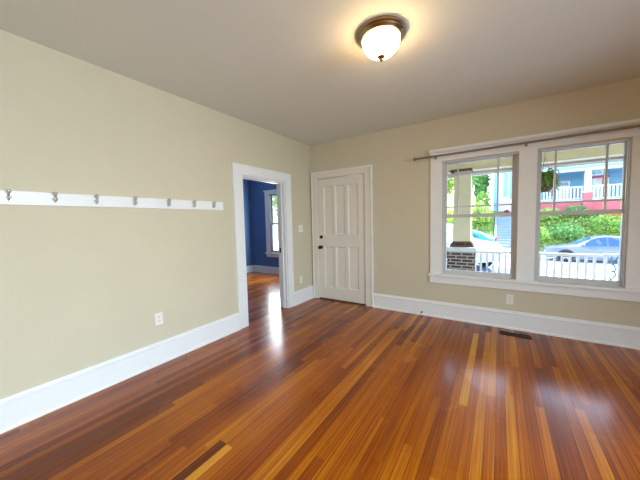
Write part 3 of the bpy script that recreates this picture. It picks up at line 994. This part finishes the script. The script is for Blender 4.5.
hb = tag(empty('white_house', (3.5, 26, 1.4)), 'white clapboard house with light blue shutters beyond the grey steps', 'house')
hp(MB().box((2.35, 25.0, 1.0), (4.1, 34, 8.2)), 'wall', M['hwhite'], hb)
hp(MB().box((2.30, 24.95, 1.0), (2.62, 25.02, 8.2)), 'corner_shutter', M['shut'], hb)
hp(MB().box((3.48, 24.93, 2.9), (3.95, 25.02, 5.6)), 'shutter', M['shut'], hb)
hp(MB().box((2.95, 24.95, 3.0), (3.40, 25.02, 5.5)), 'window', M['pwhite'], hb)
hp(MB().box((3.02, 24.93, 3.1), (3.34, 24.96, 5.4)), 'window_pane', M['hsky'], hb)
hp(MB().prism([(2.15, 8.2), (3.2, 9.6), (4.25, 8.2)], lambda p, q, t: (p, t, q), 24.7, 34.3), 'roof', M['roof'], hb)
hp(MB().box((2.35, 24.35, 1.0), (4.1, 25.0, 1.35)), 'landing', M['greyw'], hb)

st = tag(empty('front_steps', (3.1, 18.9, -.98)), 'grey steps climbing the bank below the white house', 'steps')
b = MB()
for k in range(13):
    b.box((-.5, k*.33, k*.182-.3), (.75, 4.2, (k+1)*.182))
b.build('treads', M['greyw'], st, bevel=.01)
MB().prism([(-.1, -.3), (-.1, .15), (4.2, 2.55), (4.2, -.3)], lambda p, q, t: (t, p, q), -.62, -.5).build('stringer', M['greyw'], st)
MB().box((-.95, -.35, -.3), (-.5, .1, .78)).build('end_pier', M['pwhite'], st)
rp_ = tag(empty('flower_pot', (3.30, 24.62, 1.35)), 'red flower pot on the landing above the grey steps', 'flower pot')
MB().lathe([(.001, 0), (.10, 0), (.14, .22), (.15, .24), (.12, .24), (.001, .22)], (0, 0, 0), 'z', 16).build('pot', M['pwhite'], rp_, smooth=True)
leaf_cloud(MB(), random.Random(5), (0, 0, .42), (.24, .22, .20), 220, .07, .2).build('flowers', M['redf'], rp_, normals=False)

# ------------------------------------------------------------------ cars
def make_car(name, label, cat, paint, st_, wheels, wr, belt, sidewin, loc, rz, ws, rs):
    """st_: (x back from nose, z bottom, z top, half width low, half width top); wheels: x of the axles"""
    car = tag(empty(name, loc, rz), label, cat)
    def belt_z(x, zt):
        return min(belt, zt-.05)
    rows = []
    for x, zb, zt, wl, wt in st_:
        bz = belt_z(x, zt)
        rows.append([(-x, -wl*.93, zb), (-x, -wl, zb+.16), (-x, -wl, (zb+bz)/2+.08), (-x, -wl*.975, bz), (-x, -wt, zt-.03), (-x, -wt*.82, zt),
                     (-x, wt*.82, zt), (-x, wt, zt-.03), (-x, wl*.975, bz), (-x, wl, (zb+bz)/2+.08), (-x, wl, zb+.16), (-x, wl*.93, zb)])
    b = MB()
    n = 12
    vs = [p for r in rows for p in r]
    fs = []
    for i in range(len(rows)-1):
        for k in range(n):
            fs.append((i*n+k, i*n+(k+1) % n, (i+1)*n+(k+1) % n, (i+1)*n+k))
    fs += [tuple(range(n)), tuple((len(rows)-1)*n+k for k in range(n))]
    b.add(vs, fs).build('body', M[paint], car, smooth=True, ang=40)
    def surf(x, z):
        for a, c in zip(st_, st_[1:]):
            if a[0] <= x <= c[0]:
                t = (x-a[0])/(c[0]-a[0])
                zt = a[2]+(c[2]-a[2])*t; wl = a[3]+(c[3]-a[3])*t; wt = a[4]+(c[4]-a[4])*t
                bz = belt_z(x, zt)
                u = max(0, min(1, (z-bz)/max(.01, zt-.03-bz)))
                return wl*.975 + (wt-wl*.975)*u
        return st_[-1][3]
    for poly in sidewin:
        for s in (-1, 1):
            o_ = [(-x, s*(surf(x, z)+.012), z) for x, z in poly]
            i_ = [(-x, s*(surf(x, z)-.03), z) for x, z in poly]
            k = len(poly)
            MB().add(o_+i_, [tuple(range(k)), tuple(range(k, 2*k))] + [(i, (i+1) % k, k+(i+1) % k, k+i) for i in range(k)]).build('side_window', M['cglass'], car)
    for nm, (xa, za, wa, xb, zb, wb) in (('windshield', ws), ('rear_window', rs)):
        o_ = [(-xa, -wa, za), (-xa, wa, za), (-xb, wb, zb), (-xb, -wb, zb)]
        i_ = [(x, y, z-.04) for x, y, z in o_]
        MB().add(o_+i_, [(0, 1, 2, 3), (4, 5, 6, 7)] + [(i, (i+1) % 4, 4+(i+1) % 4, 4+i) for i in range(4)]).build('glass_' + nm if False else nm, M['cglass'], car)
    wl = max(s_[3] for s_ in st_)
    for x in wheels:
        for s in (-1, 1):
            MB().lathe([(.001, 0), (wr+.06, 0), (wr+.06, .02), (.001, .02)], (-x, s*(wl-.014), wr+.01), 'y', 28, s).build('wheel_arch', M['slot'], car)
            tw = MB().lathe([(wr*.62, 0), (wr*.94, 0), (wr, .03), (wr, .16), (wr*.94, .19), (wr*.62, .19)], (-x, s*(wl-.16), wr), 'y', 28, s).build('wheel', M['tire'], car, smooth=True)
            rb_ = MB().lathe([(.001, .17), (wr*.16, .185), (wr*.2, .17), (wr*.2, .15), (.001, .15)], (-x, s*(wl-.16), wr), 'y', 20, s)
            rb_.lathe([(wr*.55, .13), (wr*.66, .185), (wr*.63, .192), (wr*.52, .17)], (-x, s*(wl-.16), wr), 'y', 28, s)
            for k in range(5):
                a = k*2*PI/5+.3
                rb_.tube([(-x+wr*.15*math.cos(a), s*(wl-.16+.165), wr+wr*.15*math.sin(a)), (-x+wr*.6*math.cos(a), s*(wl-.16+.172), wr+wr*.6*math.sin(a))], [.04, .03], 6)
            rb_.build('rim', M['rim'], tw, smooth=True)
    # mirrors, lights, handles
    for s in (-1, 1):
        xm, zm = ws[0]+.28, belt+.06
        MB().ball((-xm, s*(surf(xm, zm)+.12), zm), (.06, .10, .075), 12).box((-xm-.02, s*surf(xm, zm), zm-.04), (-xm+.02, s*(surf(xm, zm)+.1), zm-.01)).build('mirror', M[paint], car, smooth=True)
        a0 = st_[1]
        MB().ball((-a0[0]-.10, s*(a0[3]-.17), a0[2]-.10), (.16, .15, .07), 12).build('headlight', M['clight'], car, smooth=True)
        z9 = st_[-2]
        MB().box((-z9[0]+.12, s*(z9[3]-.02), z9[2]-.26), (-st_[-1][0]-.012, s*(z9[3]-.26), z9[2]-.08)).build('tail_light', M['rlight'], car)
    for x in (wheels[0]+1.15, wheels[0]+2.15):
        for s in (-1, 1):
            y = surf(x, belt-.1)+.006
            MB().box((-x-.09, s*y, belt-.12), (-x+.09, s*(y+.03), belt-.09)).build('door_handle', M[paint], car)
    return car

SED = [(0, .34, .60, .55, .45), (.06, .24, .70, .74, .60), (.35, .20, .80, .86, .72), (.9, .19, .88, .89, .76), (1.30, .19, .95, .90, .76), (1.85, .19, 1.26, .90, .62),
       (2.25, .19, 1.41, .90, .60), (2.75, .19, 1.45, .90, .60), (3.25, .19, 1.40, .90, .59), (3.75, .20, 1.24, .89, .58), (4.15, .22, 1.06, .86, .62), (4.38, .28, .97, .80, .62), (4.48, .36, .82, .70, .55)]
SW = [[(1.60, .93), (1.98, 1.26), (2.38, 1.37), (2.55, 1.38), (2.55, .93)], [(2.63, .93), (2.63, 1.38), (3.10, 1.36), (3.55, 1.24), (3.78, 1.10), (3.60, .95)]]
make_car('car', 'silver blue fastback car parked along the far kerb', 'car', 'silver', SED, (.92, 3.60), .325, .90, SW, (5.0, 17.25, gz(6.5)), PI,
         (1.36, 1.00, .66, 1.98, 1.345, .55), (3.42, 1.375, .52, 4.05, 1.13, .56))
make_car('car', 'teal car mostly hidden behind the white vehicle by the column', 'car', 'teal', SED, (.92, 3.60), .325, .90, SW, (-1.85, 17.3, gz(1.0)-.12), PI,
         (1.36, 1.00, .66, 1.98, 1.345, .55), (3.42, 1.375, .52, 4.05, 1.13, .56))
SUV = [(0, .42, .92, .70, .62), (.06, .34, 1.02, .86, .74), (.4, .28, 1.12, .94, .80), (1.0, .26, 1.17, .96, .82), (1.35, .26, 1.22, .97, .82), (2.0, .26, 1.74, .97, .72),
       (2.4, .26, 1.84, .97, .71), (3.4, .26, 1.86, .97, .71), (4.3, .27, 1.80, .96, .70), (4.65, .32, 1.55, .94, .72), (4.75, .42, 1.1, .88, .74)]
SUW = [[(1.75, 1.20), (2.15, 1.68), (2.75, 1.74), (2.75, 1.20)], [(2.85, 1.20), (2.85, 1.74), (3.6, 1.74), (3.6, 1.20)], [(3.7, 1.20), (3.7, 1.74), (4.2, 1.70), (4.4, 1.22)]]
make_car('sport_utility_car', 'white sport utility car behind the brick pier', 'car', 'cwhite', SUV, (.95, 3.7), .37, 1.15, SUW, (2.40, 8.55, gz(1.8)), math.radians(-38),
         (1.42, 1.30, .72, 2.02, 1.77, .62), (4.33, 1.80, .60, 4.66, 1.52, .66))
